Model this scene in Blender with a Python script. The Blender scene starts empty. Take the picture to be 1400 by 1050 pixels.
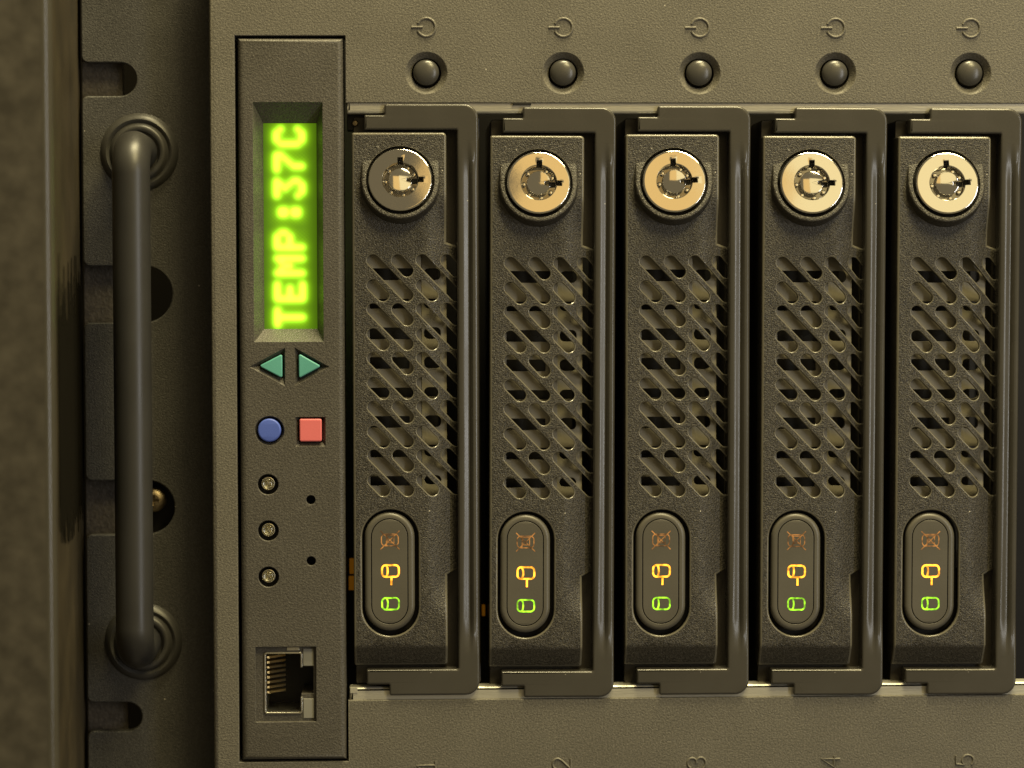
import bpy, bmesh, math, random
from math import sin, cos, pi, radians, hypot
from mathutils import Vector, Matrix
from mathutils.geometry import tessellate_polygon

random.seed(7)
scene = bpy.context.scene
COL = scene.collection
# One drawing unit of the front panel is 0.137 mm.  Drawing axes: x right, y down, w out of the panel (towards the viewer)
S = 0.000137
CX, CY = 700.0, 525.0


def world(x, y, w=0.0):
    return Vector(((x - CX) * S, -w * S, (CY - y) * S))


# ------------------------------------------------------------------ camera
DIST = 3400.0
YAW, PITCH, ROLL = radians(2.25), radians(2.4), radians(-0.12)
cam_data = bpy.data.cameras.new('camera')
cam = bpy.data.objects.new('camera', cam_data)
COL.objects.link(cam)
d = Vector((-sin(YAW) * cos(PITCH), -cos(YAW) * cos(PITCH), sin(PITCH)))
fw = -d
rt = fw.cross(Vector((0, 0, 1))).normalized()
up = rt.cross(fw)
rt, up = rt * cos(ROLL) + up * sin(ROLL), up * cos(ROLL) - rt * sin(ROLL)
m = Matrix((rt, up, d)).transposed().to_4x4()
m.translation = d * DIST * S
cam.matrix_world = m
cam_data.sensor_width = 36.0
cam_data.lens = 36.0 * DIST / 1400.0
cam_data.clip_start = 0.01
cam_data.clip_end = 20.0
cam_data.dof.use_dof = True
cam_data.dof.focus_distance = DIST * S
cam_data.dof.aperture_fstop = 9.5
scene.camera = cam

# ------------------------------------------------------------------ world and lamps
wd = bpy.data.worlds.new('World')
scene.world = wd
wd.use_nodes = True
bgn = wd.node_tree.nodes['Background']
bgn.inputs['Color'].default_value = (0.95, 0.76, 0.42, 1)
bgn.inputs['Strength'].default_value = 0.16


def area(name, loc, target, sx, sy, watts, color):
    l = bpy.data.lights.new(name, 'AREA')
    l.shape = 'RECTANGLE'
    l.size, l.size_y = sx, sy
    l.energy = watts
    l.color = color
    o = bpy.data.objects.new(name, l)
    COL.objects.link(o)
    o.location = loc
    o.rotation_euler = (Vector(target) - Vector(loc)).to_track_quat('-Z', 'Y').to_euler()
    return o


area('key_lamp', (0.26, -0.42, 0.56), (0.04, 0, 0.02), 0.19, 0.19, 3.7, (1.0, 0.835, 0.41))
area('overhead_lamp', (0.14, -0.14, 0.72), (0.04, 0, 0.0), 0.34, 0.10, 10.0, (1.0, 0.86, 0.48))  # added to brighten upward-facing edges
area('amber_reflection_panel', (0.082, -0.72, 0.31), (0.082, 0, 0.31), 0.135, 0.31, 0.090, (1.0, 0.62, 0.18))  # added panel that gives the left locks an amber reflection
area('pale_reflection_panel', (0.325, -0.72, 0.32), (0.325, 0, 0.32), 0.35, 0.33, 0.30, (1.0, 0.80, 0.38))  # added panel that gives the right locks a pale reflection
area('side_lamp', (0.62, -0.62, 0.06), (0, 0, 0), 0.09, 0.5, 1.8, (0.98, 0.97, 0.95))

scene.view_settings.view_transform = 'Standard'
scene.view_settings.look = 'None'
scene.view_settings.exposure = 0.0
scene.view_settings.gamma = 1.0
scene.view_settings.use_curve_mapping = False
try:
    scene.cycles.use_denoising = True
    scene.cycles.max_bounces = 8
    scene.cycles.sample_clamp_indirect = 4.0
except Exception:
    pass

# ------------------------------------------------------------------ materials
MATS = {}


def principled(name):
    mt = bpy.data.materials.new(name)
    mt.use_nodes = True
    nt = mt.node_tree
    b = nt.nodes['Principled BSDF']
    MATS[name] = mt
    return mt, nt, b


def plastic(name, col, rough, grain=0.0, scale=3500.0, dust=0.0, mottle=0.06, spec=0.5, fleck=0.4, blotch=90.0):
    """moulded plastic: fine leather grain, faint mottling, stray dust"""
    mt, nt, b = principled(name)
    N, L = nt.nodes, nt.links
    tc = N.new('ShaderNodeTexCoord')
    b.inputs['Roughness'].default_value = rough
    b.inputs['Specular IOR Level'].default_value = spec
    big = N.new('ShaderNodeTexNoise')
    big.inputs['Scale'].default_value = blotch
    big.inputs['Detail'].default_value = 5.0
    L.new(tc.outputs['Object'], big.inputs['Vector'])
    ramp = N.new('ShaderNodeMapRange')
    ramp.inputs['From Min'].default_value = 0.3
    ramp.inputs['From Max'].default_value = 0.7
    ramp.inputs['To Min'].default_value = 1.0 - mottle
    ramp.inputs['To Max'].default_value = 1.0 + mottle
    L.new(big.outputs['Fac'], ramp.inputs['Value'])
    rr_ = N.new('ShaderNodeMapRange')
    rr_.inputs['From Min'].default_value = 0.3
    rr_.inputs['From Max'].default_value = 0.7
    rr_.inputs['To Min'].default_value = rough - 0.05
    rr_.inputs['To Max'].default_value = min(1.0, rough + 0.06)
    L.new(big.outputs['Fac'], rr_.inputs['Value'])
    L.new(rr_.outputs['Result'], b.inputs['Roughness'])
    mul = N.new('ShaderNodeVectorMath')
    mul.operation = 'SCALE'
    mul.inputs[0].default_value = col
    L.new(ramp.outputs['Result'], mul.inputs['Scale'])
    base = mul.outputs['Vector']
    if grain >= 0.3:
        fl = N.new('ShaderNodeTexNoise')
        fl.inputs['Scale'].default_value = scale * 0.9
        fl.inputs['Detail'].default_value = 1.5
        L.new(tc.outputs['Object'], fl.inputs['Vector'])
        fr = N.new('ShaderNodeMapRange')
        fr.inputs['From Min'].default_value = 0.35
        fr.inputs['From Max'].default_value = 0.75
        fr.inputs['To Min'].default_value = 1.0 - 0.45 * fleck
        fr.inputs['To Max'].default_value = 1.0 + 1.0 * fleck
        L.new(fl.outputs['Fac'], fr.inputs['Value'])
        m2 = N.new('ShaderNodeVectorMath')
        m2.operation = 'SCALE'
        L.new(base, m2.inputs[0])
        L.new(fr.outputs['Result'], m2.inputs['Scale'])
        base = m2.outputs['Vector']
    if dust:
        v = N.new('ShaderNodeTexVoronoi')
        v.inputs['Scale'].default_value = 420.0
        v.inputs['Randomness'].default_value = 1.0
        L.new(tc.outputs['Object'], v.inputs['Vector'])
        near = N.new('ShaderNodeMath')
        near.operation = 'LESS_THAN'
        near.inputs[1].default_value = 0.055
        L.new(v.outputs['Distance'], near.inputs[0])
        sep = N.new('ShaderNodeSeparateColor')
        L.new(v.outputs['Color'], sep.inputs['Color'])
        pick = N.new('ShaderNodeMath')
        pick.operation = 'LESS_THAN'
        pick.inputs[1].default_value = dust
        L.new(sep.outputs['Red'], pick.inputs[0])
        both = N.new('ShaderNodeMath')
        both.operation = 'MULTIPLY'
        L.new(near.outputs[0], both.inputs[0])
        L.new(pick.outputs[0], both.inputs[1])
        mix = N.new('ShaderNodeMix')
        mix.data_type = 'RGBA'
        L.new(both.outputs[0], mix.inputs['Factor'])
        L.new(base, mix.inputs['A'])
        mix.inputs['B'].default_value = (0.45, 0.42, 0.36, 1)
        base = mix.outputs['Result']
    L.new(base, b.inputs['Base Color'])
    if grain:
        n = N.new('ShaderNodeTexNoise')
        n.inputs['Scale'].default_value = scale
        n.inputs['Detail'].default_value = 2.5
        n.inputs['Roughness'].default_value = 0.6
        L.new(tc.outputs['Object'], n.inputs['Vector'])
        bp = N.new('ShaderNodeBump')
        bp.inputs['Strength'].default_value = grain
        bp.inputs['Distance'].default_value = 0.0002
        L.new(n.outputs['Fac'], bp.inputs['Height'])
        L.new(bp.outputs['Normal'], b.inputs['Normal'])
    return mt


def metal(name, col, rough, grain=0.0, stretch=(1, 1, 1), scale=600.0, rvar=0.0):
    mt, nt, b = principled(name)
    N, L = nt.nodes, nt.links
    b.inputs['Base Color'].default_value = (*col, 1)
    b.inputs['Metallic'].default_value = 1.0
    b.inputs['Roughness'].default_value = rough
    if grain or rvar:
        tc = N.new('ShaderNodeTexCoord')
        mp = N.new('ShaderNodeMapping')
        mp.inputs['Scale'].default_value = stretch
        L.new(tc.outputs['Object'], mp.inputs['Vector'])
        n = N.new('ShaderNodeTexNoise')
        n.inputs['Scale'].default_value = scale
        n.inputs['Detail'].default_value = 4.0
        L.new(mp.outputs['Vector'], n.inputs['Vector'])
        if grain:
            bp = N.new('ShaderNodeBump')
            bp.inputs['Strength'].default_value = grain
            bp.inputs['Distance'].default_value = 0.0002
            L.new(n.outputs['Fac'], bp.inputs['Height'])
            L.new(bp.outputs['Normal'], b.inputs['Normal'])
        if rvar:
            mr = N.new('ShaderNodeMapRange')
            mr.inputs['To Min'].default_value = max(0.02, rough - rvar)
            mr.inputs['To Max'].default_value = rough + rvar
            L.new(n.outputs['Fac'], mr.inputs['Value'])
            L.new(mr.outputs['Result'], b.inputs['Roughness'])
    return mt


def glow(name, col, strength, base=(0.02, 0.02, 0.02)):
    mt, nt, b = principled(name)
    b.inputs['Base Color'].default_value = (*base, 1)
    b.inputs['Emission Color'].default_value = (*col, 1)
    b.inputs['Emission Strength'].default_value = strength
    b.inputs['Roughness'].default_value = 0.4
    return mt


M_bezel = plastic('bezel_plastic', (0.120, 0.111, 0.091), 0.48, 0.6, 3000, 0.05)
M_panel = plastic('panel_plastic', (0.073, 0.067, 0.057), 0.46, 0.6, 3000, 0.06)
M_face = plastic('tray_plastic', (0.042, 0.038, 0.031), 0.36, 1.0, 3300, 0.14, mottle=0.1, fleck=0.9)
M_lever = plastic('lever_plastic', (0.056, 0.052, 0.045), 0.27, 0.04, 2600, 0.12, mottle=0.08)
M_body = plastic('tray_body_plastic', (0.030, 0.025, 0.018), 0.42, 0.1, 3000)
M_cupdark = metal('lock_barrel', (0.34, 0.32, 0.28), 0.16)
M_edge = plastic('glint_edge', (0.125, 0.115, 0.090), 0.20, 0.0)  # lighter bevel colour stands in for glints along the edges
M_cup = metal('lamp_reflector', (0.85, 0.82, 0.70), 0.25)
M_cap = plastic('cap_plastic', (0.095, 0.088, 0.073), 0.38, 0.06, 3000, 0.06, mottle=0.07)
M_dark = plastic('dark_plastic', (0.012, 0.011, 0.010), 0.5, 0.0, spec=0.3)
M_ear = plastic('ear_paint', (0.046, 0.044, 0.040), 0.48, 0.6, 3000, 0.10, mottle=0.08)
M_collar = plastic('collar_paint', (0.046, 0.044, 0.040), 0.38, 0.06, 2500, 0.05)
M_trim = plastic('edge_trim', (0.055, 0.050, 0.038), 0.23)
M_bar = plastic('bar_paint', (0.030, 0.029, 0.028), 0.37, 0.03, 2500, 0.02, mottle=0.05)
M_knob = plastic('knob_plastic', (0.058, 0.055, 0.049), 0.30, 0.05, 3000)
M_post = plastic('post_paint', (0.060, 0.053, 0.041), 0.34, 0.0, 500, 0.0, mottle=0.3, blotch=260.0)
M_shade = plastic('wall_shade', (0.007, 0.006, 0.004), 0.9, spec=0.05)  # near-black colour for the shade painted on the post wall
M_wall = plastic('post_side_brown', (0.030, 0.021, 0.008), 0.6, 0.0, mottle=0.3)  # darker and browner than the flange
M_rail = plastic('rail_paint', (0.055, 0.046, 0.036), 0.55, 0.8, 1500, 0.1, mottle=0.4)
M_back = plastic('interior_paint', (0.006, 0.005, 0.004), 0.9, spec=0.05)
M_inner = plastic('inner_sheet', (0.30, 0.275, 0.21), 0.40, 0.12, 900, 0.0, mottle=0.10)
M_teal = plastic('teal_rubber', (0.11, 0.38, 0.34), 0.45, 0.05, 2500, mottle=0.05)
M_blue = plastic('blue_rubber', (0.075, 0.125, 0.50), 0.45, 0.05, 2500, mottle=0.05)
M_red = plastic('red_rubber', (0.74, 0.17, 0.18), 0.45, 0.05, 2500, mottle=0.05)
M_pipe = plastic('light_pipe', (0.24, 0.235, 0.21), 0.30, 0.03, 2000)
M_chrome = metal('chrome', (0.92, 0.90, 0.86), 0.07, 0.03, scale=250, rvar=0.04)
M_steel = metal('galvanised_steel', (0.62, 0.60, 0.52), 0.36, 0.25, (0.4, 1, 4), 900, 0.1)
M_steel.node_tree.nodes['Principled BSDF'].inputs['Metallic'].default_value = 0.55
M_shield = metal('port_shield', (0.72, 0.70, 0.62), 0.30, 0.2, scale=1500, rvar=0.08)
M_gold = metal('contact_gold', (0.78, 0.60, 0.30), 0.30)
M_brass = metal('screw_brass', (0.34, 0.27, 0.17), 0.42, 0.4, scale=1800)


def legend(name, col, lo, hi):
    """back-lit printed symbol: the lamp behind lights it unevenly"""
    mt = glow(name, col, hi)
    nt = mt.node_tree
    N, L = nt.nodes, nt.links
    tc = N.new('ShaderNodeTexCoord')
    oi = N.new('ShaderNodeObjectInfo')
    ad = N.new('ShaderNodeVectorMath')
    ad.operation = 'ADD'
    L.new(tc.outputs['Object'], ad.inputs[0])
    L.new(oi.outputs['Random'], ad.inputs[1])
    n = N.new('ShaderNodeTexNoise')
    n.inputs['Scale'].default_value = 950.0
    n.inputs['Detail'].default_value = 1.0
    L.new(ad.outputs['Vector'], n.inputs['Vector'])
    mr = N.new('ShaderNodeMapRange')
    mr.inputs['From Min'].default_value = 0.35
    mr.inputs['From Max'].default_value = 0.65
    mr.inputs['To Min'].default_value = lo
    mr.inputs['To Max'].default_value = hi
    L.new(n.outputs['Fac'], mr.inputs['Value'])
    L.new(mr.outputs['Result'], nt.nodes['Principled BSDF'].inputs['Emission Strength'])
    return mt


M_amber = legend('amber_icon', (1.0, 0.35, 0.02), 1.0, 4.5)
M_green = legend('green_icon', (0.42, 1.0, 0.02), 0.5, 2.2)
M_dimfault = legend('dim_fault_icon', (0.60, 0.24, 0.05), 0.15, 0.95)
M_leak = glow('amber_leak', (1.0, 0.36, 0.01), 0.07)


def glass_mat():
    mt, nt, b = principled('clear_lamp')
    b.inputs['Base Color'].default_value = (0.9, 0.9, 0.82, 1)
    b.inputs['Roughness'].default_value = 0.05
    b.inputs['Transmission Weight'].default_value = 1.0
    b.inputs['IOR'].default_value = 1.5
    return mt


M_clear = glass_mat()


def screen_mat():
    mt, nt, b = principled('vacuum_fluorescent_screen')
    N, L = nt.nodes, nt.links
    at = N.new('ShaderNodeAttribute')
    at.attribute_name = 'glow'
    b.inputs['Base Color'].default_value = (0.012, 0.03, 0.006, 1)
    b.inputs['Roughness'].default_value = 0.35
    L.new(at.outputs['Color'], b.inputs['Emission Color'])
    b.inputs['Emission Strength'].default_value = 1.0
    return mt


M_screen = screen_mat()


# ------------------------------------------------------------------ mesh helpers (all in drawing units, relative to an origin)
def finish(bm, name, mat, parent=None, smooth=35, loc=None):
    bmesh.ops.recalc_face_normals(bm, faces=bm.faces[:])
    me = bpy.data.meshes.new(name)
    # drawing (x right, y down, w out) -> world axes
    for v in bm.verts:
        x, y, w = v.co
        v.co = Vector((x * S, -w * S, -y * S))
    bmesh.ops.recalc_face_normals(bm, faces=bm.faces[:])
    bm.to_mesh(me)
    bm.free()
    me.materials.append(mat)
    if smooth:
        for p in me.polygons:
            p.use_smooth = True
        me.set_sharp_from_angle(angle=radians(smooth))
    o = bpy.data.objects.new(name, me)
    COL.objects.link(o)
    if smooth:
        wn = o.modifiers.new('weighted', 'WEIGHTED_NORMAL')
        wn.mode = 'FACE_AREA'
        wn.weight = 50
        wn.keep_sharp = True
    if parent:
        o.parent = parent
    if loc is not None:
        o.location = loc
    return o


def off(dx, dy, dw=0.0):
    """an offset in drawing units as a local location"""
    return Vector((dx * S, -dw * S, -dy * S))


def orient(loop, ccw=True):
    a = sum(loop[i - 1][0] * loop[i][1] - loop[i][0] * loop[i - 1][1] for i in range(len(loop)))
    return loop if (a > 0) == ccw else loop[::-1]


def inset(loop, t):
    """moves the loop to its left side by t (mitred)"""
    n = len(loop)
    out = []
    for i in range(n):
        x0, y0 = loop[i - 1]
        x1, y1 = loop[i]
        x2, y2 = loop[(i + 1) % n]
        ax, ay = x1 - x0, y1 - y0
        bx, by = x2 - x1, y2 - y1
        la, lb = hypot(ax, ay) or 1, hypot(bx, by) or 1
        n1 = (-ay / la, ax / la)
        n2 = (-by / lb, bx / lb)
        mx, my = n1[0] + n2[0], n1[1] + n2[1]
        k = mx * n1[0] + my * n1[1]
        if k < 0.3:
            k = 0.3
        out.append((x1 + mx * t / k, y1 + my * t / k))
    return out


def plate(bm, loops, w0, w1, bevel=0.0, steps=3, cap_back=False, bevels=None):
    """an extruded sheet with holes; loops[0] is the outline; its front edges are rounded"""
    loops = [orient(list(l), i == 0) for i, l in enumerate(loops)]
    tops, cur = [], []
    for i, l in enumerate(loops):
        bv = bevels[i] if bevels else bevel
        rings = []
        rings.append([bm.verts.new((x, y, w0)) for x, y in l])
        if bv > 0:
            for k in range(steps + 1):
                a = pi / 2 * k / steps
                pts = inset(l, bv * (1 - cos(a)))
                rings.append([bm.verts.new((x, y, w1 - bv + bv * sin(a))) for x, y in pts])
        else:
            rings.append([bm.verts.new((x, y, w1)) for x, y in l])
        n = len(l)
        for r0, r1 in zip(rings, rings[1:]):
            for j in range(n):
                bm.faces.new((r0[j], r0[(j + 1) % n], r1[(j + 1) % n], r1[j]))
        tops.append(rings[-1])
        cur.append(rings[0])
    for group, doit in ((tops, True), (cur, cap_back)):
        if not doit:
            continue
        flat = [v for g in group for v in g]
        tris = tessellate_polygon([[Vector((v.co.x, v.co.y, 0)) for v in g] for g in group])
        for t in tris:
            try:
                bm.faces.new([flat[q] for q in t])
            except ValueError:
                pass
    return tops


def rrect(x0, y0, x1, y1, r=0.0, n=5):
    if r <= 0:
        return [(x0, y0), (x1, y0), (x1, y1), (x0, y1)]
    pts = []
    for cx, cy, a in ((x1 - r, y0 + r, -90), (x1 - r, y1 - r, 0), (x0 + r, y1 - r, 90), (x0 + r, y0 + r, 180)):
        for k in range(n + 1):
            t = radians(a + 90 * k / n)
            pts.append((cx + r * cos(t), cy + r * sin(t)))
    return pts


def rounded(pts, radii, n=6):
    """polygon with rounded corners"""
    out = []
    m_ = len(pts)
    for i in range(m_):
        p0, p1, p2 = Vector(pts[i - 1]), Vector(pts[i]), Vector(pts[(i + 1) % m_])
        r = radii[i] if isinstance(radii, (list, tuple)) else radii
        if r <= 0:
            out.append(tuple(p1))
            continue
        a, b = (p0 - p1).normalized(), (p2 - p1).normalized()
        ang = a.angle(b)
        dd = r / math.tan(ang / 2)
        c = p1 + (a + b).normalized() * (r / sin(ang / 2))
        s, e = p1 + a * dd, p1 + b * dd
        t0 = math.atan2(s.y - c.y, s.x - c.x)
        t1 = math.atan2(e.y - c.y, e.x - c.x)
        while t1 - t0 > pi:
            t1 -= 2 * pi
        while t1 - t0 < -pi:
            t1 += 2 * pi
        for k in range(n + 1):
            t = t0 + (t1 - t0) * k / n
            out.append((c.x + r * cos(t), c.y + r * sin(t)))
    return out


def circle(x, y, r, n=48, ph=0.0):
    return [(x + r * cos(2 * pi * k / n + ph), y + r * sin(2 * pi * k / n + ph)) for k in range(n)]


def stadium(xa, ya, xb, yb, r, n=10):
    a = math.atan2(yb - ya, xb - xa)
    pts = []
    for k in range(n + 1):
        t = a - pi / 2 + pi * k / n
        pts.append((xb + r * cos(t), yb + r * sin(t)))
    for k in range(n + 1):
        t = a + pi / 2 + pi * k / n
        pts.append((xa + r * cos(t), ya + r * sin(t)))
    return pts


def lathe(bm, x, y, prof, n=48, close=True):
    rings = []
    for r, w in prof:
        if r <= 1e-6:
            rings.append([bm.verts.new((x, y, w))])
        else:
            rings.append([bm.verts.new((x + r * cos(2 * pi * k / n), y + r * sin(2 * pi * k / n), w)) for k in range(n)])
    for a, b in zip(rings, rings[1:]):
        for k in range(n):
            k2 = (k + 1) % n
            if len(a) == 1 and len(b) == 1:
                continue
            if len(b) == 1:
                bm.faces.new((a[k], a[k2], b[0]))
            elif len(a) == 1:
                bm.faces.new((a[0], b[k2], b[k]))
            else:
                bm.faces.new((a[k], a[k2], b[k2], b[k]))


def funnel(bm, outer, inner, w1, w0, wb=None):
    """sloping wall between an outer loop at w1 and an inner loop at w0, then down to wb"""
    n = len(outer)
    rings = [[bm.verts.new((x, y, w1)) for x, y in outer], [bm.verts.new((x, y, w0)) for x, y in inner]]
    if wb is not None:
        rings.append([bm.verts.new((x, y, wb)) for x, y in inner])
    for a, b in zip(rings, rings[1:]):
        for k in range(n):
            bm.faces.new((a[k], a[(k + 1) % n], b[(k + 1) % n], b[k]))
    return rings


def box(bm, x0, x1, y0, y1, w0, w1, b=0.0):
    plate(bm, [rrect(x0, y0, x1, y1)], w0, w1, b, 2, cap_back=True)


def stroke(bm, pts, width, w0, h, closed=False, prof=5):
    """a raised moulded line with a rounded top"""
    n = len(pts)
    rows = []
    for i in range(n):
        p = Vector(pts[i])
        a = Vector(pts[i - 1]) if (i > 0 or closed) else None
        b = Vector(pts[(i + 1) % n]) if (i < n - 1 or closed) else None
        t = ((b - p).normalized() if b is not None else Vector((0, 0))) + ((p - a).normalized() if a is not None else Vector((0, 0)))
        t.normalize()
        nrm = Vector((-t.y, t.x))
        row = []
        for k in range(prof):
            q = -1 + 2 * k / (prof - 1)
            hh = h * math.sqrt(max(0.0, 1 - q * q)) if h else 0.0
            row.append(bm.verts.new((p.x + nrm.x * q * width / 2, p.y + nrm.y * q * width / 2, w0 + hh)))
        rows.append(row)
    rng = range(n) if closed else range(n - 1)
    for i in rng:
        r0, r1 = rows[i], rows[(i + 1) % n]
        for k in range(prof - 1):
            bm.faces.new((r0[k], r0[k + 1], r1[k + 1], r1[k]))
    if not closed and h:
        for r in (rows[0], rows[-1]):
            bm.faces.new(r)


def arc(cx, cy, rx, ry, a0, a1, n=12):
    return [(cx + rx * cos(radians(a0 + (a1 - a0) * k / n)), cy + ry * sin(radians(a0 + (a1 - a0) * k / n))) for k in range(n + 1)]


def cut(bm, xs=(), ys=()):
    for x in xs:
        bmesh.ops.bisect_plane(bm, geom=bm.verts[:] + bm.edges[:] + bm.faces[:], plane_co=(x, 0, 0), plane_no=(1, 0, 0), dist=1e-4)
    for y in ys:
        bmesh.ops.bisect_plane(bm, geom=bm.verts[:] + bm.edges[:] + bm.faces[:], plane_co=(0, y, 0), plane_no=(0, 1, 0), dist=1e-4)


def sm(t):
    t = max(0.0, min(1.0, t))
    return t * t * (3 - 2 * t)


def empty(name, x, y, w=0.0):
    o = bpy.data.objects.new(name, None)
    o.empty_display_size = 0.01
    COL.objects.link(o)
    o.location = world(x, y, w)
    return o


def tag(o, label=None, cat=None, group=None, kind=None):
    if label:
        o['label'] = label
    if cat:
        o['category'] = cat
    if group:
        o['group'] = group
    if kind:
        o['kind'] = kind
    return o


def shift(loop, ox, oy):
    return [(x - ox, y - oy) for x, y in loop]


# ================================================================== the setting: dark inside of the rack
bm = bmesh.new()
plate(bm, [rrect(-1100, -900, 2400, 1900)], -640, -620, 0, cap_back=True)
tag(finish(bm, 'rack_interior', M_back, None, 0, world(0, 0)), kind='structure')

# ================================================================== rack post at the far left, nearest to the lens
post = empty('rack_post', 40, 1300, 0)
tag(post, 'blurred brown-grey rack post standing in front at the left edge', 'rack post')
OX, OY = 40, 1300
bm = bmesh.new()
sec = [(-260, 250)]
sec += [(102, 250), (102, 240)]
ys = [-320, 200, 470, 482, 690, 702, 1000, 1300]
rows = [[bm.verts.new((x - OX, y - OY, w)) for x, w in sec] for y in ys]
for j in range(len(ys) - 1):
    for i in range(len(sec) - 1):
        bm.faces.new((rows[j][i], rows[j][i + 1], rows[j + 1][i + 1], rows[j + 1][i]))
finish(bm, 'flange', M_post, post)
bm = bmesh.new()
bead = [(102 + 12 * cos(radians(a)), 237.7 + 12 * sin(radians(a))) for a in range(100, -101, -10)]
ra = [bm.verts.new((x - OX, -320 - OY, w)) for x, w in bead]
rb = [bm.verts.new((x - OX, 1300 - OY, w)) for x, w in bead]
for i in range(len(bead) - 1):
    bm.faces.new((ra[i], ra[i + 1], rb[i + 1], rb[i]))
finish(bm, 'edge_trim', M_trim, post, 60)
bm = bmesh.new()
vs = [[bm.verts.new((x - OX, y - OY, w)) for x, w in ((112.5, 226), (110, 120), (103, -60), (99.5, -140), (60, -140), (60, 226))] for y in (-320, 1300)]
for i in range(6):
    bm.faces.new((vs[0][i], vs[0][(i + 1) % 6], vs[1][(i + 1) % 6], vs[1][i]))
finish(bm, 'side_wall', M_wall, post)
bm = bmesh.new()
# dark slats of uneven length, standing in for soft shade along the wall
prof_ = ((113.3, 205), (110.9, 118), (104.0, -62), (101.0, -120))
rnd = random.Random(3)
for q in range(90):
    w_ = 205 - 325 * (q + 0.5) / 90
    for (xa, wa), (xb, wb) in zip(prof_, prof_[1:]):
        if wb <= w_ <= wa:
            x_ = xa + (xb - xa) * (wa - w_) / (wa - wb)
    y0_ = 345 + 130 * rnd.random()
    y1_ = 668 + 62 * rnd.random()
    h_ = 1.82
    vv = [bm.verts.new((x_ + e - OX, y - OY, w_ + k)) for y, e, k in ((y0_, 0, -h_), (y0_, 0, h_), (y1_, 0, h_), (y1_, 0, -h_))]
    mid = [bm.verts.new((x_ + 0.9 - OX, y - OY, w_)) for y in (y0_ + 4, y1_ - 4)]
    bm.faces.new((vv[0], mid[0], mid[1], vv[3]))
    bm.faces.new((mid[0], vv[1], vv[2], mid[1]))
finish(bm, 'wall_shade_strips', M_shade, post)

# rack rail seen through the notches of the ear
rail = empty('rack_rail', 130, 1300, -120)
tag(rail, 'dark pitted rack rail seen through the ear notches', 'rack rail')
bm = bmesh.new()
loop = [(104, -300), (160.5, -300), (160.5, 330), (214, 345), (214, 450), (160.5, 470), (160.5, 640), (190, 650), (190, 750), (160.5, 770), (160.5, 1300), (104, 1300)]
plate(bm, [shift(loop, 130, 1300), circle(203 - 130, 398 - 1300, 40)], -18, 0, 1.5, 2) if False else plate(bm, [shift([(104, -300), (160.5, -300), (160.5, 1300), (104, 1300)], 130, 1300)], -18, 4, 1.5, 2)
finish(bm, 'rail_strip', M_rail, rail)
bm = bmesh.new()
plate(bm, [shift([(160, 600), (232, 600), (232, 760), (160, 760)], 130, 1300)], -22, -8, 1.5, 2)
finish(bm, 'screw_plate', M_dark, rail)

# ================================================================== server chassis
ch = empty('server_chassis', 700, 1170, 0)
tag(ch, 'dark grey server chassis front with embossed bay numbers, power buttons and carrying handle', 'server')
OX, OY = 700, 1170
BX = [584.6 + 186.3 * k for k in range(5)]
BY = 101.5
opening = [(325, 51.5), (474.5, 51.5), (474.5, 142.3), (1520, 142.3), (1520, 958.5), (474.5, 958.5), (474.5, 1042.5), (325, 1042.5)]
bm = bmesh.new()
outline = [(290.5, -160), (1580, -160), (1580, 1190), (290.5, 1190)]
loops = [shift(outline, OX, OY), shift(opening, OX, OY)] + [shift(circle(x, BY, 28.0, 56), OX, OY) for x in BX]
plate(bm, loops, -70, 0, bevels=[7, 1.3] + [1.0] * 5)
bezel = finish(bm, 'front_bezel', M_bezel, ch)

# embossed power symbols (rotated a quarter turn) and bay numbers
for x in BX:
    bm = bmesh.new()
    stroke(bm, arc(0, 0, 12.3, 12.3, 205, 515, 30), 4.2, 0, 2.0)
    stroke(bm, [(-20, 0), (-13, 0), (-5, 0)], 4.2, 0, 2.2)
    finish(bm, 'power_symbol', M_bezel, bezel, 60, off(x - OX, 40 - OY, -0.1))
DIG = {  # upright digits in a 18 x 26 cell, y down
    1: [[(3, 6), (9, 0.5), (9, 25.5)], [(3, 25.5), (15, 25.5)]],
    2: [arc(9, 7.5, 7.5, 7, 190, 370, 12) + [(14, 13), (2, 25.5)], [(2, 25.5), (16.5, 25.5)]],
    3: [arc(8.5, 7, 7, 6.5, 200, 450, 14), arc(8.5, 19, 7.8, 6.7, 270, 520, 14)],
    4: [[(12.5, 25.5), (12.5, 0.5), (1, 17.5), (17, 17.5)]],
    5: [[(15.5, 0.8), (3.5, 0.8), (2.5, 12)], [(2.5, 12)] + arc(8.6, 17.5, 7.6, 8, 220, 500, 16)],
}
for k in range(5):
    bm = bmesh.new()
    for s_ in DIG[k + 1]:
        # a quarter turn anticlockwise: the digit's top points left
        stroke(bm, [(y - 13, 18 - x) for x, y in s_], 3.4, 0, 1.9)
    finish(bm, 'bay_number', M_bezel, bezel, 60, off(581 + 186.4 * k - OX, 1040 - OY, -0.1))

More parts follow.
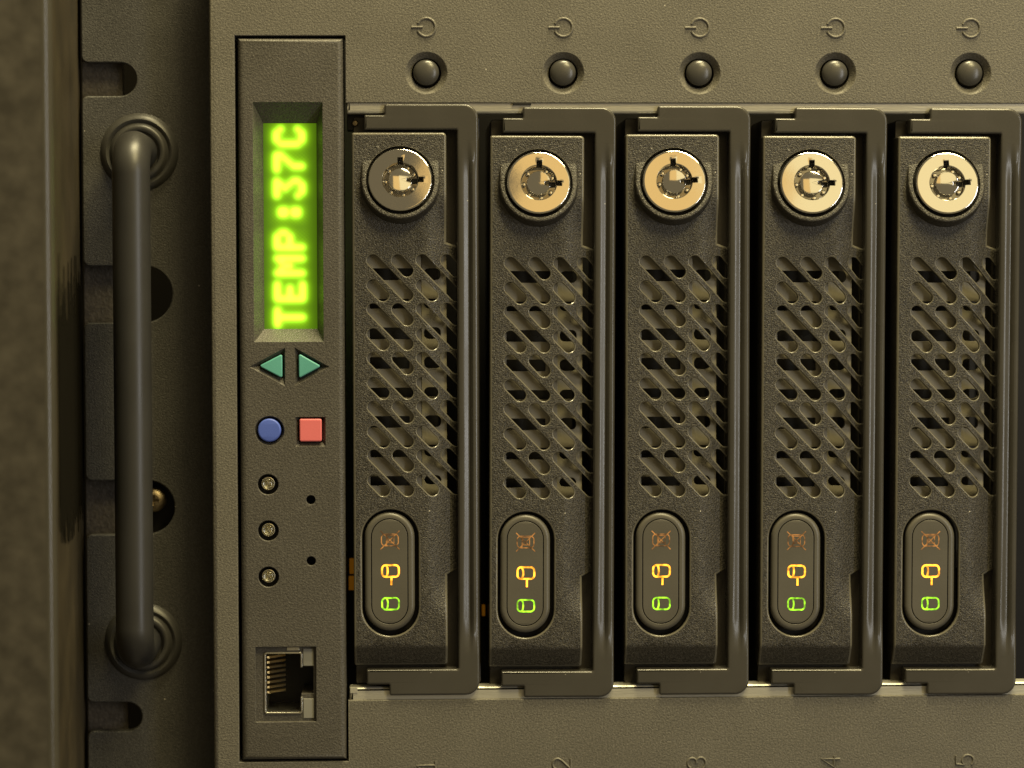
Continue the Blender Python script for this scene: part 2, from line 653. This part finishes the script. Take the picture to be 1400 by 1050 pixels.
# power buttons: conical dish moulded round each, domed knob
dish_me = knob_me = None
for x in BX:
    if dish_me is None:
        bm = bmesh.new()
        lathe(bm, 0, 0, [(29.5, -0.75), (27.9, -0.6), (20.3, -8.5), (20.3, -34), (0, -34)], 56)
        a = finish(bm, 'button_dish', M_bezel, ch, 30)
        bm = bmesh.new()
        prof = [(17.4, -34), (17.6, -7)]
        for q in range(10):
            t = radians(10 * q)
            prof.append((17.6 * cos(t) if q < 9 else 0, -5 + 8.0 * sin(t)))
        prof[-1] = (0, 3.0)
        lathe(bm, 0, 0, prof, 48)
        b = finish(bm, 'power_button', M_knob, ch, 50)
        dish_me, knob_me = a, b
    else:
        a, b = dish_me.copy(), knob_me.copy()
        COL.objects.link(a)
        COL.objects.link(b)
        a.parent = b.parent = ch
    a.location = off(x - OX, BY - OY)
    b.location = off(x - OX - 0.4, BY - OY - 0.8)

# sheet steel drive cage: lips above and below the trays, dark rear, dividers
bm = bmesh.new()
plate(bm, [shift(rrect(476, 138, 1520, 156.5, 2), OX, OY)], -24, -3.5, 4.5, 4)
finish(bm, 'cage_lip', M_steel, ch)
bm = bmesh.new()
plate(bm, [shift(rrect(476, 941, 1520, 963, 2), OX, OY)], -30, -5, 5, 4)
finish(bm, 'cage_lip', M_steel, ch)
bm = bmesh.new()
plate(bm, [shift(rrect(300, 20, 1560, 1080), OX, OY)], -330, -320, 0)
finish(bm, 'backplane', M_dark, ch, 0)
bm = bmesh.new()
plate(bm, [shift([(476, 156), (500, 156), (500, 178), (476, 178)], OX, OY)], -60, -26, 1.5)
finish(bm, 'cage_tab', M_dark, ch)
bm = bmesh.new()
lathe(bm, 487 - OX, 168.5 - OY, [(4.5, -27), (4.5, -22), (3.2, -20), (0, -19.5)], 16)
finish(bm, 'cage_rivet', M_brass, ch)
for (xa, xb, ya, yb) in ((477, 489, 146, 151.5), (477, 487, 942, 949), (702, 727, 141.5, 145.2), (1440, 1460, 141, 145)):
    bm = bmesh.new()
    box(bm, xa - OX, xb - OX, ya - OY, yb - OY, -20, 0.2 if xb > 600 else -4, 0.5)
    finish(bm, 'cage_notch', M_dark if xb > 600 else M_steel, ch)
# amber lamps on the backplane that leak through the gaps between the trays
for gx, ya, yb in ((478.5, 775, 795), (477.5, 800, 818), (663.0, 842, 856)):
    bm = bmesh.new()
    box(bm, gx - (4 if gx < 500 else 2) - OX, gx + (4 if gx < 500 else 2) - OX, ya - OY, yb - OY, -110, -90, 3)
    finish(bm, 'backplane_lamp', M_leak, ch)

# mounting ear with open notches
EZ = -90


def notch(y0, y1, xe, xl=107.0):
    r = (y1 - y0) / 2
    return [(xl, y0 - 9)] + arc(xl + 9, y0 - 9, 9, 9, 180, 90, 5)[1:] + [(xl + 12, y0)] + arc(xe - r, (y0 + y1) / 2, r, r, -90, 90, 14) + [(xl + 12, y1)] + arc(xl + 9, y1 + 9, 9, 9, 270, 180, 5)


ear_loop = [(107, -200)]
for y0, y1, xe in ((80.5, 126.5, 183), (362.5, 441, 230), (662, 737, 231), (973.5, 1014, 183)):
    ear_loop += notch(y0, y1, xe)
ear_loop += [(107, 1240), (340, 1240), (340, -200)]
bm = bmesh.new()
plate(bm, [shift(ear_loop, OX, OY)], EZ - 16, EZ, 2.2, 3, cap_back=True)
ear = finish(bm, 'rack_ear', M_ear, ch)

# carrying handle with flanged collars
HX, HY0, HY1 = 186.0, 204.5, 888.0
for hy in (HY0, HY1):
    bm = bmesh.new()
    lathe(bm, 0, 0, [(54.5, -0.5), (52.5, 3), (49, 6.5), (45.5, 8), (42.5, 6.5), (41, 4.5), (39.5, 6), (37.5, 9.5), (34.5, 11.5), (31.5, 11.2), (29.6, 10), (29.2, 3), (20, 3)], 64)
    finish(bm, 'handle_collar', M_collar, ear, 40, off(HX - OX, hy - OY, EZ))
bm = bmesh.new()
R, BR, top = 25.5, 34.0, EZ + 106
path = [((0, HY0, EZ + 2), (0, 0, 1)), ((0, HY0, top - BR), (0, 0, 1))]
for k in range(1, 9):
    t = radians(90 * k / 8)
    path.append(((0, HY0 + BR * (1 - cos(t)), top - BR + BR * sin(t)), (0, sin(t), cos(t))))
for k in range(1, 12):
    path.append(((0, HY0 + BR + (HY1 - HY0 - 2 * BR) * k / 12, top), (0, 1, 0)))
for k in range(9):
    t = radians(90 * k / 8)
    path.append(((0, HY1 - BR + BR * sin(t), top - BR * (1 - cos(t))), (0, cos(t), -sin(t))))
path.append(((0, HY1, EZ + 2), (0, 0, -1)))
rings = []
for p, t in path:
    p, t = Vector(p), Vector(t)
    a = Vector((1, 0, 0))
    b = t.cross(a)
    rings.append([bm.verts.new((p.x + HX - OX + (a * cos(q) + b * sin(q)).x * R, p.y - OY + (a * cos(q) + b * sin(q)).y * R, p.z + (a * cos(q) + b * sin(q)).z * R)) for q in [2 * pi * i / 40 for i in range(40)]])
for r0, r1 in zip(rings, rings[1:]):
    for i in range(40):
        bm.faces.new((r0[i], r0[(i + 1) % 40], r1[(i + 1) % 40], r1[i]))
finish(bm, 'carry_handle', M_bar, ch, 60)

# brass screw in the lower middle notch of the ear
bm = bmesh.new()
lathe(bm, 0, 0, [(17, -14), (17, -6), (15.5, -3), (11, 0), (8, 0.8)], 32)
cross = []
for q in range(4):
    c_, s_ = cos(q * pi / 2), sin(q * pi / 2)
    for x, y in ((2.0, -2.0), (7.5, -2.0), (7.5, 2.0), (2.0, 2.0)):
        cross.append((x * c_ - y * s_, x * s_ + y * c_))
cl = []
for pnt in cross:
    if not cl or hypot(cl[-1][0] - pnt[0], cl[-1][1] - pnt[1]) > 0.1:
        cl.append(pnt)
if hypot(cl[0][0] - cl[-1][0], cl[0][1] - cl[-1][1]) < 0.1:
    cl.pop()
plate(bm, [circle(0, 0, 8, 32), cl], -3, 0.8, 0)
lathe(bm, 0, 0, [(8, -3), (0, -5)], 24)
tag(finish(bm, 'mounting_screw', M_brass, None, 35, world(201, 690, EZ - 6)), 'brassy cross-head screw in the ear notch behind the handle', 'screw')

# ================================================================== control panel module
cp = empty('control_panel', 399, 1040, 0)
tag(cp, 'narrow grey control panel with lit green display, coloured buttons and network socket', 'control panel')
OX, OY = 399, 1040


def px(x, y):
    """a point of the module's front drawing"""
    return (x + 0.8 - OX, y * 0.9971 + 3.1 - OY)


def pl(loop):
    return [px(x, y) for x, y in loop]


disp_o = [(348.5, 139), (442.5, 139), (442.5, 464.5), (348.5, 464.5)]
disp_i = [(361, 166), (433.5, 166), (433.5, 447.5), (361, 447.5)]
triL_o = [(342, 498.5), (390, 473), (390, 525)]
triR_o = [(403, 472.5), (450, 499), (403, 525)]
triL_i = [(353.5, 497.5), (387.5, 480), (387.5, 515.5)]
triR_i = [(407.5, 479), (440.5, 498), (407.5, 516)]
circ_o = circle(368.5, 586, 20, 40)
circ_i = circle(368.3, 585.3, 17.3, 40)
sq_o = [(403.5, 567.5), (444.5, 567.5), (444.5, 607.5), (403.5, 607.5)]
sq_i = [(407.8, 569), (440.5, 569), (440.5, 602.5), (407.8, 602.5)]
lamp_pos = [(366, 659.5), (366, 723), (366, 786.5)]
pin_pos = [(424, 681), (424, 765)]
port_o = [(347.5, 883), (430, 883), (430, 986.5), (347.5, 986.5)]
bm = bmesh.new()
holes = [disp_o, triL_o, triR_o, circ_o, sq_o] + [circle(x, y, 14, 32) for x, y in lamp_pos] + [circle(x, y, 6.3, 20) for x, y in pin_pos] + [port_o]
plate(bm, [pl([(328.5, 52), (471, 52), (471, 1039.5), (328.5, 1039.5)])] + [pl(h) for h in holes], -60, 3.0, bevels=[8.5] + [0.6] * 5 + [1.0] * 3 + [0.8] * 2 + [0.8], steps=4)
face = finish(bm, 'front_plate', M_panel, cp)

bm = bmesh.new()
funnel(bm, pl(disp_o), pl(disp_i), 2.4, -19, -30)
finish(bm, 'display_surround', M_panel, cp, 20)
for o_, i_ in ((triL_o, triL_i), (triR_o, triR_i), (circ_o, circ_i), (sq_o, sq_i)):
    bm = bmesh.new()
    funnel(bm, pl(o_), pl(i_), 2.4, -5.5, -26)
    finish(bm, 'button_recess', M_panel, cp, 20)


def button(name, loop, mat, w1, bev):
    bm_ = bmesh.new()
    plate(bm_, [pl(loop)], -26, w1, bev, 4)
    return finish(bm_, name, mat, cp, 40)


button('arrow_button', rounded([(354.5, 497.4), (386.3, 481), (386.3, 514.3)], [2, 2, 2], 4), M_teal, 4.0, 1.6)['label'] = 'teal triangular button pointing left'
button('arrow_button', rounded([(408.7, 480.5), (439.3, 498), (408.7, 514.6)], [2, 2, 2], 4), M_teal, 4.0, 1.6)['label'] = 'teal triangular button pointing right'
button('round_button', circle(368.3, 585.3, 15.9, 40), M_blue, 4.5, 2.4)['label'] = 'round blue rubber button'
button('square_button', rrect(409.2, 570, 439.4, 601, 2.5), M_red, 4.5, 1.8)['label'] = 'square coral red rubber button'

# three clear lamps in round wells, two pinholes
for x, y in lamp_pos:
    X, Y = px(x, y)
    bm = bmesh.new()
    lathe(bm, 0, 0, [(14.2, 1.6), (13.4, -12), (0, -14)], 32)
    well = finish(bm, 'lamp_well', M_dark, cp, 30, off(X, Y))
    bm = bmesh.new()
    prof = [(7.2, -9), (7.2, -2)] + [(7.2 * cos(radians(a)), -2 + 4.0 * sin(radians(a))) for a in (20, 40, 60, 75)] + [(0, 2.0)]
    lathe(bm, 0, 0, prof, 32)
    lamp = finish(bm, 'indicator_lamp', M_clear, cp, 50, off(X, Y - 1))
    bm = bmesh.new()
    lathe(bm, 0, 0, [(9.2, -10), (9.3, -2), (8.9, -0.6), (8.2, -0.4), (7.6, -1.4), (7.4, -4)], 32)
    finish(bm, 'lamp_rim', M_cup, lamp, 50)
    bm = bmesh.new()
    lathe(bm, 0, 0, [(7.6, -3.5), (4.2, -7.6), (0, -7.8)], 24)
    box(bm, -2.0, 1.6, -2.8, 3.0, -7.7, -3.0, 0.8)
    finish(bm, 'lamp_cup', M_cup, lamp, 30)
for x, y in pin_pos:
    X, Y = px(x, y)
    bm = bmesh.new()
    lathe(bm, 0, 0, [(6.6, 1.9), (6.2, -30), (0, -30)], 20)
    finish(bm, 'reset_hole', M_dark, cp, 30, off(X, Y))

# green dot-matrix display, text running upwards: TEMP:37C
FONT = {
    'T': ['11111', '00100', '00100', '00100', '00100', '00100', '00100'],
    'E': ['11111', '10000', '10000', '11110', '10000', '10000', '11111'],
    'M': ['10001', '11011', '10101', '10101', '10001', '10001', '10001'],
    'P': ['11110', '10001', '10001', '11110', '10000', '10000', '10000'],
    ':': ['00000', '00110', '00110', '00000', '00110', '00110', '00000'],
    '3': ['11111', '00010', '00100', '00010', '00001', '10001', '01110'],
    '7': ['11111', '00001', '00010', '00100', '01000', '01000', '01000'],
    'C': ['01110', '10001', '10000', '10000', '10000', '10001', '01110'],
}
dots, cells = [], []
for i, chx in enumerate('TEMP:37C'):
    yc = 431.5 - 35.35 * i
    cells.append(yc)
    for r_, row in enumerate(FONT[chx]):
        for c_, bit in enumerate(row):
            if bit == '1':
                dots.append((379.0 + r_ * 5.75, yc + 10.2 - c_ * 5.1))
bm = bmesh.new()
nx, ny = 64, 236
x0, x1, y0, y1 = 359, 435.5, 164, 449.5
lay = bm.loops.layers.float_color.new('glow')
grid = []
vals = {}
bins = {}
for dx_, dy_ in dots:
    bins.setdefault(int(dy_ // 20), []).append((dx_, dy_))
for j in range(ny + 1):
    row = []
    y = y0 + (y1 - y0) * j / ny
    cand = [q for kk in (-1, 0, 1) for q in bins.get(int(y // 20) + kk, [])]
    for i in range(nx + 1):
        x = x0 + (x1 - x0) * i / nx
        core = halo = 0.0
        for dx_, dy_ in cand:
            q = (x - dx_) ** 2 + (y - dy_) ** 2
            if q < 500:
                core += math.exp(-q / 24.0)
                halo += math.exp(-q / 80.0)
        cell = max(math.exp(-((y - yc) / 14.5) ** 4) for yc in cells) * math.exp(-((x - 395) / 27.0) ** 6)
        halo = 1 - math.exp(-halo * 0.28)
        I = 3.4 * min(core, 1.7) / 1.0 + 2.0 * halo + (0.14 + 0.10 * cos((x - 379.0) / 5.75 * 2 * pi) * cos((y - 431.5) / 5.1 * 2 * pi)) * cell + 0.26 + 0.38 * math.exp(-((x - 396) / 30.0) ** 4)
        v = bm.verts.new((*px(x, y), -20.5))
        vals[v] = I
        row.append(v)
    grid.append(row)
for j in range(ny):
    for i in range(nx):
        f = bm.faces.new((grid[j][i], grid[j][i + 1], grid[j + 1][i + 1], grid[j + 1][i]))
        for lp in f.loops:
            I = vals[lp.vert]
            lp[lay] = (0.205 * I, 0.46 * I, 0.003 * I + 0.012 * max(0, I - 1.2), 1)
finish(bm, 'display_screen', M_screen, cp, 0)['label'] = 'glowing green display reading TEMP:37C upwards'

# network socket
jack = [(360.5, 892.5), (409.5, 892.5), (409.5, 911), (426, 911), (426, 949), (409.5, 949), (409.5, 974.5), (360.5, 974.5)]
bm = bmesh.new()
plate(bm, [pl([(346, 881.5), (431.5, 881.5), (431.5, 988), (346, 988)]), pl(jack)], -90, -5, 0.5)
port = finish(bm, 'network_port', M_panel, cp, 30)
bm = bmesh.new()
# folded metal shield, open towards the latch
outer = [(411, 912), (411, 890.8), (358.8, 890.8), (358.8, 976.5), (411, 976.5), (411, 953)]
inner = [(408.6, 953), (408.6, 974), (361.2, 974), (361.2, 893.2), (408.6, 893.2), (408.6, 912)]
ro = rounded(outer, [0, 4, 4, 4, 4, 0], 4)
ri = rounded(inner, [0, 2, 2, 2, 2, 0], 4)
plate(bm, [pl(ro + ri)], -84, -2.6, 0.6)
finish(bm, 'port_shield', M_shield, port, 30)
bm = bmesh.new()
X0, Y0 = px(355, 888)
X1, Y1 = px(430, 978)
box(bm, X0, X1, Y0, Y1, -100, -86)
finish(bm, 'port_rear', M_dark, port, 0)
pin_o = None
for k in range(8):
    if pin_o is None:
        bm = bmesh.new()
        rows = []
        for x, w in ((0, -13), (3, -12), (24, -34), (24, -38), (0, -38)):
            rows.append((x, w))
        va = [bm.verts.new((x, -1.5, w)) for x, w in rows]
        vb = [bm.verts.new((x, 1.5, w)) for x, w in rows]
        for i in range(5):
            bm.faces.new((va[i], va[(i + 1) % 5], vb[(i + 1) % 5], vb[i]))
        bm.faces.new(va)
        bm.faces.new(vb[::-1])
        q = pin_o = finish(bm, 'contact_pin', M_gold, port, 30)
    else:
        q = pin_o.copy()
        COL.objects.link(q)
        q.parent = port
    q.location = off(*px(362.4, 899.5 + 6.9 * k))
for ya, yb in ((886.5, 910.5), (955.5, 983)):
    bm = bmesh.new()
    X0, Y0 = px(412, ya)
    X1, Y1 = px(426.5, yb)
    box(bm, X0, X1, Y0, Y1, -30, -3.2, 1.2)
    finish(bm, 'light_pipe', M_pipe, port, 30)
bm = bmesh.new()
X0, Y0 = px(390, 884.5)
X1, Y1 = px(407, 889)
box(bm, X0, X1, Y0, Y1, -12, -4, 0.4)
finish(bm, 'latch_spring', M_shield, port, 30)

# ================================================================== drive trays
TX, TY0 = 569.0, 951.0      # base point of the drawing


def tp(x, y):
    return (x - TX, y * 0.9993 + 1.5 - TY0)


def tl(loop):
    return [tp(x, y) for x, y in loop]


LOCKX, LOCKY = 548.6, 246.3
LEDX, LEDY0, LEDY1 = 532.6, 733.0, 829.5


def make_tray():
    root = empty('drive_tray', TX, TY0, 0)
    # moulded front plate with diagonal vents; scooped under the lever, chamfered at its foot
    FW = 11.0
    PW = 15.0          # the plate stands proud of the lever
    outl = rounded([(483, 181.5), (611, 181.5), (611, 330), (645, 341), (645, 772), (611, 786), (611, 911), (483, 911)], [3, 5, 0, 3, 3, 0, 4, 3], 4)
    holes_ = []
    for g in range(5):
        y = 354.6 + 66.5 * g
        for gx in (510.8, 577.7):
            holes_.append(stadium(gx, y, gx + 46.4, y + 47.8, 8.0, 8))
            holes_.append(stadium(gx + 33.6, y, gx + 46.6, y + 14.4, 8.0, 8))
            holes_.append(stadium(gx, y + 34, gx + 13.6, y + 47.8, 8.0, 8))
    led_hole = stadium(LEDX + 0.4, LEDY0, LEDX + 0.4, LEDY1, 38.6, 18)
    bm_ = bmesh.new()
    plate(bm_, [tl(outl)] + [tl(h) for h in holes_] + [tl(led_hole), tl(circle(LOCKX, LOCKY, 46.6, 48))], -14, FW, bevels=[3.0] + [1.5] * 30 + [2.2, 0.8])
    bm_.normal_update()
    for f in bm_.faces:
        if abs(f.normal.z) < 0.985 and f.calc_center_median().z > FW - 3.5:
            f.material_index = 1
    bm_.verts.ensure_lookup_table()
    for v in bm_.verts[:len(outl)]:
        v.co.z = -33
    for v in bm_.verts:
        if v.co.z == -14:
            v.co.z = FW - 6.5
    xs = [tp(x, 0)[0] for x in (584, 590, 596, 602, 608, 614, 620, 628, 636)]
    ys_ = [tp(0, y)[1] for y in (262, 270, 280, 290, 300, 310, 318, 330, 341, 690, 750, 786, 797, 808, 818, 828, 838, 846, 881, 886)]
    cut(bm_, xs, ys_)
    for v in bm_.verts:
        X, Y, W = v.co
        x = X + TX
        y = (Y + TY0 - 1.5) / 0.9993
        k = sm((x - 582) / 54) * sm((y - 262) / 56) * sm((846 - y) / 60)
        v.co.z -= 29 * k
        if y > 881 and W > 0:
            v.co.z -= (y - 881) * 0.62
    finish(bm_, 'front_plate', M_face, root, 32, off(0, 0, PW)).data.materials.append(M_edge)

    # tray body behind, open behind the vents
    bm_ = bmesh.new()
    win = rrect(498, 339, 650, 778, 4)
    plate(bm_, [tl(rrect(484.5, 158, 657, 938, 3)), tl(win)], -230, -6, 1.5)
    finish(bm_, 'tray_body', M_body, root)
    # slotted sheet of the drive carrier, seen through the vents
    bm_ = bmesh.new()
    slots, slots_b = [], []
    for k in range(8):
        yc = 373.5 + 40.4 * k
        h = 8.0 if k % 3 != 1 else 6.5
        slots.append(rrect(506, yc - h, 568 - (k % 2) * 8, yc + h, 1.5, 2))
        slots_b.append(rrect(580, yc - h, 603, yc + h, 6.5, 4))
    plate(bm_, [tl(rrect(496, 336, 576, 694, 2))] + [tl(s) for s in slots], -8, -1.5, 0.5, 2)
    finish(bm_, 'carrier_sheet', M_inner, root, 35, off(0, 0, PW))
    bm_ = bmesh.new()
    plate(bm_, [tl(rrect(576.5, 336, 611, 694, 2))] + [tl(s) for s in slots_b], -22, -15.5, 0.5, 2)
    finish(bm_, 'carrier_flange', M_inner, root, 35, off(0, 0, PW))
    bm_ = bmesh.new()
    plate(bm_, [tl(rrect(499, 338, 600, 692))], -60, -44, 0)
    finish(bm_, 'drive_front', M_lever, root, 0)
    bm_ = bmesh.new()
    plate(bm_, [tl(rrect(626, 340, 633, 690, 1.5, 3))], -100, -30, 1.5)
    finish(bm_, 'side_rail', M_inner, root)

    # sloping boss round the lock
    bm_ = bmesh.new()
    u = [(LOCKX - 53, 192)] + arc(LOCKX, LOCKY, 53, 53, 180, 0, 30) + [(LOCKX + 53, 192)]
    plate(bm_, [tl(u), tl(circle(LOCKX, LOCKY, 46.2, 48))], 6, 12, bevels=[3.2, 1.0], steps=4)
    cut(bm_, (), [tp(0, y)[1] for y in (204, 215, 225)])
    cxl, cyl = tp(LOCKX, LOCKY)
    for v in bm_.verts:
        y = (v.co.y + TY0 - 1.5) / 0.9993
        q = max(0.0, min(1.0, (y - 204) / 96))
        rr = hypot(v.co.x - cxl, v.co.y - cyl)
        if v.co.z > 7:
            v.co.z += -5.0 + 25 * q - max(0, 204 - y) * 0.3
        elif rr > 49:
            g_ = 1 + 0.15 * q
            v.co.x = cxl + (v.co.x - cxl) * (1 + 0.10 * q)
            v.co.y = cyl + (v.co.y - cyl) * g_
    finish(bm_, 'lock_boss', M_face, root, 32, off(0, 0, PW))

    # tubular lock, leaning back with the boss
    lock = bpy.data.objects.new('lock', None)
    lock.empty_display_size = 0.005
    COL.objects.link(lock)
    lock.parent = root
    lock.location = off(cxl, cyl, 19.5 + PW)
    lock.rotation_euler = (radians(-11.5), 0, 0)
    bm_ = bmesh.new()
    hole = []
    for k in range(72):
        a = 2 * pi * k / 72
        hole.append((24 * cos(a), 24 * sin(a)))

    def notched(r, depth, half, angs):
        pts = []
        n = 96
        for k in range(n):
            a = 360.0 * k / n
            skip = False
            for A in angs:
                w_ = math.degrees(math.asin(half / r))
                if abs((a - A + 180) % 360 - 180) < w_ + 0.5:
                    skip = True
            if not skip:
                pts.append((a, (r * cos(radians(a)), r * sin(radians(a)))))
        for A in angs:
            ca, sa = cos(radians(A)), sin(radians(A))
            w_ = math.degrees(math.asin(half / r))
            for j, (rr_, hh) in enumerate(((math.sqrt(r * r - half * half), -half), (depth, -half), (depth, half), (math.sqrt(r * r - half * half), half))):
                aa = A + (-w_, -w_ * 0.5, w_ * 0.5, w_)[j]
                pts.append((aa % 360, (rr_ * ca - hh * sa, rr_ * sa + hh * ca)))
        pts.sort(key=lambda t: t[0])
        return [t[1] for t in pts]

    inner = notched(24, 31, 3.8, (0, 270))
    rows_ = []
    for X, Y in inner:
        r0 = hypot(X, Y)
        ux, uy = X / r0, Y / r0
        col_ = [(r0, -16), (r0, 3.6), (r0 + 0.9, 4.5)]
        for t in (0.35, 0.7, 0.93, 1.0):
            rr = r0 + 0.9 + (41.7 - r0 - 0.9) * t
            col_.append((rr, 4.5 - 0.36 * (rr - 24.9) / 16.8))
        col_ += [(42.4, 3.72), (42.9, 3.05), (43.2, 2.0), (43.2, -16)]
        rows_.append([bm_.verts.new((ux * r_, uy * r_, w_)) for r_, w_ in col_])
    for a_, b_ in zip(rows_, rows_[1:] + rows_[:1]):
        for q in range(len(a_) - 1):
            bm_.faces.new((a_[q], b_[q], b_[q + 1], a_[q + 1]))
    finish(bm_, 'lock_ring', M_chrome, lock, 30)
    bm_ = bmesh.new()
    lathe(bm_, 0, 0, [(46.4, -2), (45.8, -12), (42, -13), (32.5, -10), (0, -10)], 48)
    finish(bm_, 'lock_seat', M_dark, lock)
    bm_ = bmesh.new()
    plate(bm_, [circle(0, 0, 23.8, 48), [(14, -3.8), (23, -3.8), (23, 3.8), (14, 3.8)]], -14, -8.0, 0.4)
    finish(bm_, 'lock_cup', M_cupdark, lock, 30)
    bm_ = bmesh.new()
    for k, a in enumerate((35, 78, 128, 175, 222, 300, 335)):
        lathe(bm_, 20.2 * cos(radians(a)), 20.2 * sin(radians(a)), [(2.9, -7), (2.9, -2.5 - (k % 3) * 0.8), (2.1, -1.5 - (k % 3) * 0.8), (0, -1.2 - (k % 3) * 0.8)], 14)
    finish(bm_, 'driver_pins', M_chrome, lock, 30)
    bm_ = bmesh.new()
    pin = []
    for k in range(48):
        a = 360 * k / 48
        if abs((a + 180) % 360 - 180) > 14:
            pin.append((16.2 * cos(radians(a)), 16.2 * sin(radians(a))))
    yq = 16.2 * sin(radians(14.4))
    pin = [p_ for p_ in pin]
    pin = [(15.7, yq)] + pin + [(15.7, -yq), (8.5, -yq), (8.5, yq)]
    plate(bm_, [pin], -12, 3.2, 1.2, 3)
    bmesh.ops.delete(bm_, geom=[f for f in bm_.faces if all(v.co.z > 3.19 for v in f.verts)], context='FACES_ONLY')
    rim = [v for v in bm_.verts if v.co.z > 3.19]
    ap = bm_.verts.new((-1.0, 0.0, 3.4))
    for e in [e for e in bm_.edges if e.verts[0] in rim and e.verts[1] in rim and len(e.link_faces) == 1]:
        bm_.faces.new((e.verts[0], e.verts[1], ap))
    finish(bm_, 'lock_pin', M_chrome, lock, 30)

    # hinged lever framing the plate on three sides
    bm_ = bmesh.new()
    lv = rounded([(500, 157.5), (527.5, 157.5), (527.5, 142.5), (654.5, 142.5), (654.5, 951), (531, 951), (531, 935.5), (500, 935.5), (500, 915), (625.5, 915), (625.5, 177.5), (500, 177.5)],
                 [2, 1.5, 3, 19, 19, 3, 1.5, 3, 1.5, 2, 2, 1.5], 8)
    plate(bm_, [tl(lv)], -16, 22, 3.0, 4)
    gx = [628.5, 632, 636, 639.5, 642, 644.5, 647, 649.5]
    cut(bm_, [tp(x, 0)[0] for x in gx], [tp(0, y)[1] for y in (190, 200, 212, 226, 245, 845, 862, 876, 888, 898)])
    prof = [(625.5, -3), (628.5, -1.5), (632, -1), (636, -2.0), (639.5, -3.6), (642, -3.9), (644.5, -1.0), (647, 0.4), (649.5, -1.8), (654.5, -3)]
    for v in bm_.verts:
        X, Y, W = v.co
        x = X + TX
        y = (Y + TY0 - 1.5) / 0.9993
        if W > 10 and x > 625:
            h = sm((y - 188) / 60) * sm((900 - y) / 60)
            dz = 0
            for (xa, da), (xb, db) in zip(prof, prof[1:]):
                if xa <= x <= xb:
                    dz = da + (db - da) * (x - xa) / (xb - xa)
            v.co.z += dz * h * 1.3
    finish(bm_, 'lever', M_lever, root, 38)

    # indicator window with three symbols
    bm_ = bmesh.new()
    cap = stadium(LEDX - 0.6, LEDY0 - 0.5, LEDX - 0.6, LEDY1 - 2.5, 34.2, 18)
    groove_o = stadium(LEDX - 0.6, LEDY0 - 1, LEDX - 0.6, LEDY1 - 3, 25.4, 18)
    groove_i = stadium(LEDX - 0.6, LEDY0 - 1, LEDX - 0.6, LEDY1 - 3, 24.2, 18)
    plate(bm_, [tl(cap), tl(groove_o)], -9, 11.5, bevels=[5.5, 0.35], steps=5)
    win_ = finish(bm_, 'indicator_window', M_cap, root, 40, off(0, 0, PW))
    bm_ = bmesh.new()
    plate(bm_, [tl(groove_i)], -9, 11.5, 0.35)
    finish(bm_, 'window_insert', M_cap, win_, 40)
    bm_ = bmesh.new()
    plate(bm_, [tl(stadium(LEDX, LEDY0, LEDX, LEDY1, 39.5, 12))], -20, -8, 0)
    finish(bm_, 'window_seat', M_dark, win_, 0)

    def icon(name, mat, sts, width=2.2):
        b_ = bmesh.new()
        for pts, closed in sts:
            stroke(b_, tl(pts), width, 11.62, 0, closed, 2)
        return finish(b_, name, mat, win_, 0)

    def drive(x, y):      # a lying cylinder, 23 x 16
        body = rounded([(x - 11.5, y - 8), (x + 11.5, y - 8), (x + 11.5, y + 8), (x - 11.5, y + 8)], 5.0, 5)
        return [(body, True), (arc(x - 6.2, y, 2.6, 7.6, -90, 90, 8), False)]

    IX = 533.0
    icon('green_drive_symbol', M_green, drive(IX, 823.6))['label'] = 'lit green drive symbol'
    icon('amber_activity_symbol', M_amber, drive(IX, 778.6) + [([(IX + 1.4, 785.5), (IX + 1.4, 798)], False), ([(IX + 1.4, 786), (IX + 1.4, 797)], False)], 2.5)['label'] = 'lit amber drive activity symbol'
    icon('fault_symbol', M_dimfault, drive(IX - 0.6, 736) + [([(IX - 13.5, 723.5), (IX + 12.5, 749)], False), ([(IX + 12.5, 723.5), (IX - 13.5, 749)], False), (rrect(IX - 5.5, 730, IX + 5, 740), True)], 1.5)['label'] = 'dim crossed-out drive fault symbol'
    return root


def children(o):
    return [c for c in bpy.data.objects if c.parent == o]


def copy_tree(o, parent=None):
    c = o.copy()
    COL.objects.link(c)
    c.parent = parent
    for chd in children(o):
        copy_tree(chd, c)
    return c


tray0 = make_tray()
places = [(0, 0, 0, 0), (184.4, 4.2, 0.0045, 0), (371.0, 2.35, 0.0015, 0), (556.8, 4.5, 0.0042, 0), (742.4, 5.2, 0.0045, 0)]
labels = ['drive tray with dark lock face, leftmost, beside the control panel',
          'drive tray with copper-toned lock, second from the control panel',
          'drive tray with golden lock in the middle, above bay number 3',
          'drive tray with pale gold lock, above bay number 4',
          'drive tray with pale lock at the right edge, above bay number 5']
trays = [tray0] + [copy_tree(tray0) for _ in range(4)]
lean = [(0, 0), (0, 0), (0, 0), (0, 0), (0, 0)]     # play of each lock in its seat, degrees
turn = [0, 2, -3, 1, -2]
pin_play = [(0, 7), (7, -3), (9, 0), (0, 0), (8, 2)]
for t, (dx_, dy_, rot, _), lab, ln, tn, pn in zip(trays, places, labels, lean, turn, pin_play):
    t.location = world(TX + dx_, TY0 + dy_, -18)
    t.rotation_euler = (0, rot, 0)
    tag(t, lab, 'drive tray', 'drive trays in the bays')
    for c in children(t):
        if c.name.startswith('lock') and c.type == 'EMPTY':
            c.rotation_euler = (radians(-11.5 + ln[0]), radians(tn), radians(ln[1]))
            for g in children(c):
                if g.name.split('.')[0] == 'lock_pin':
                    g.rotation_euler = (radians(pn[0]), 0, radians(pn[1]))
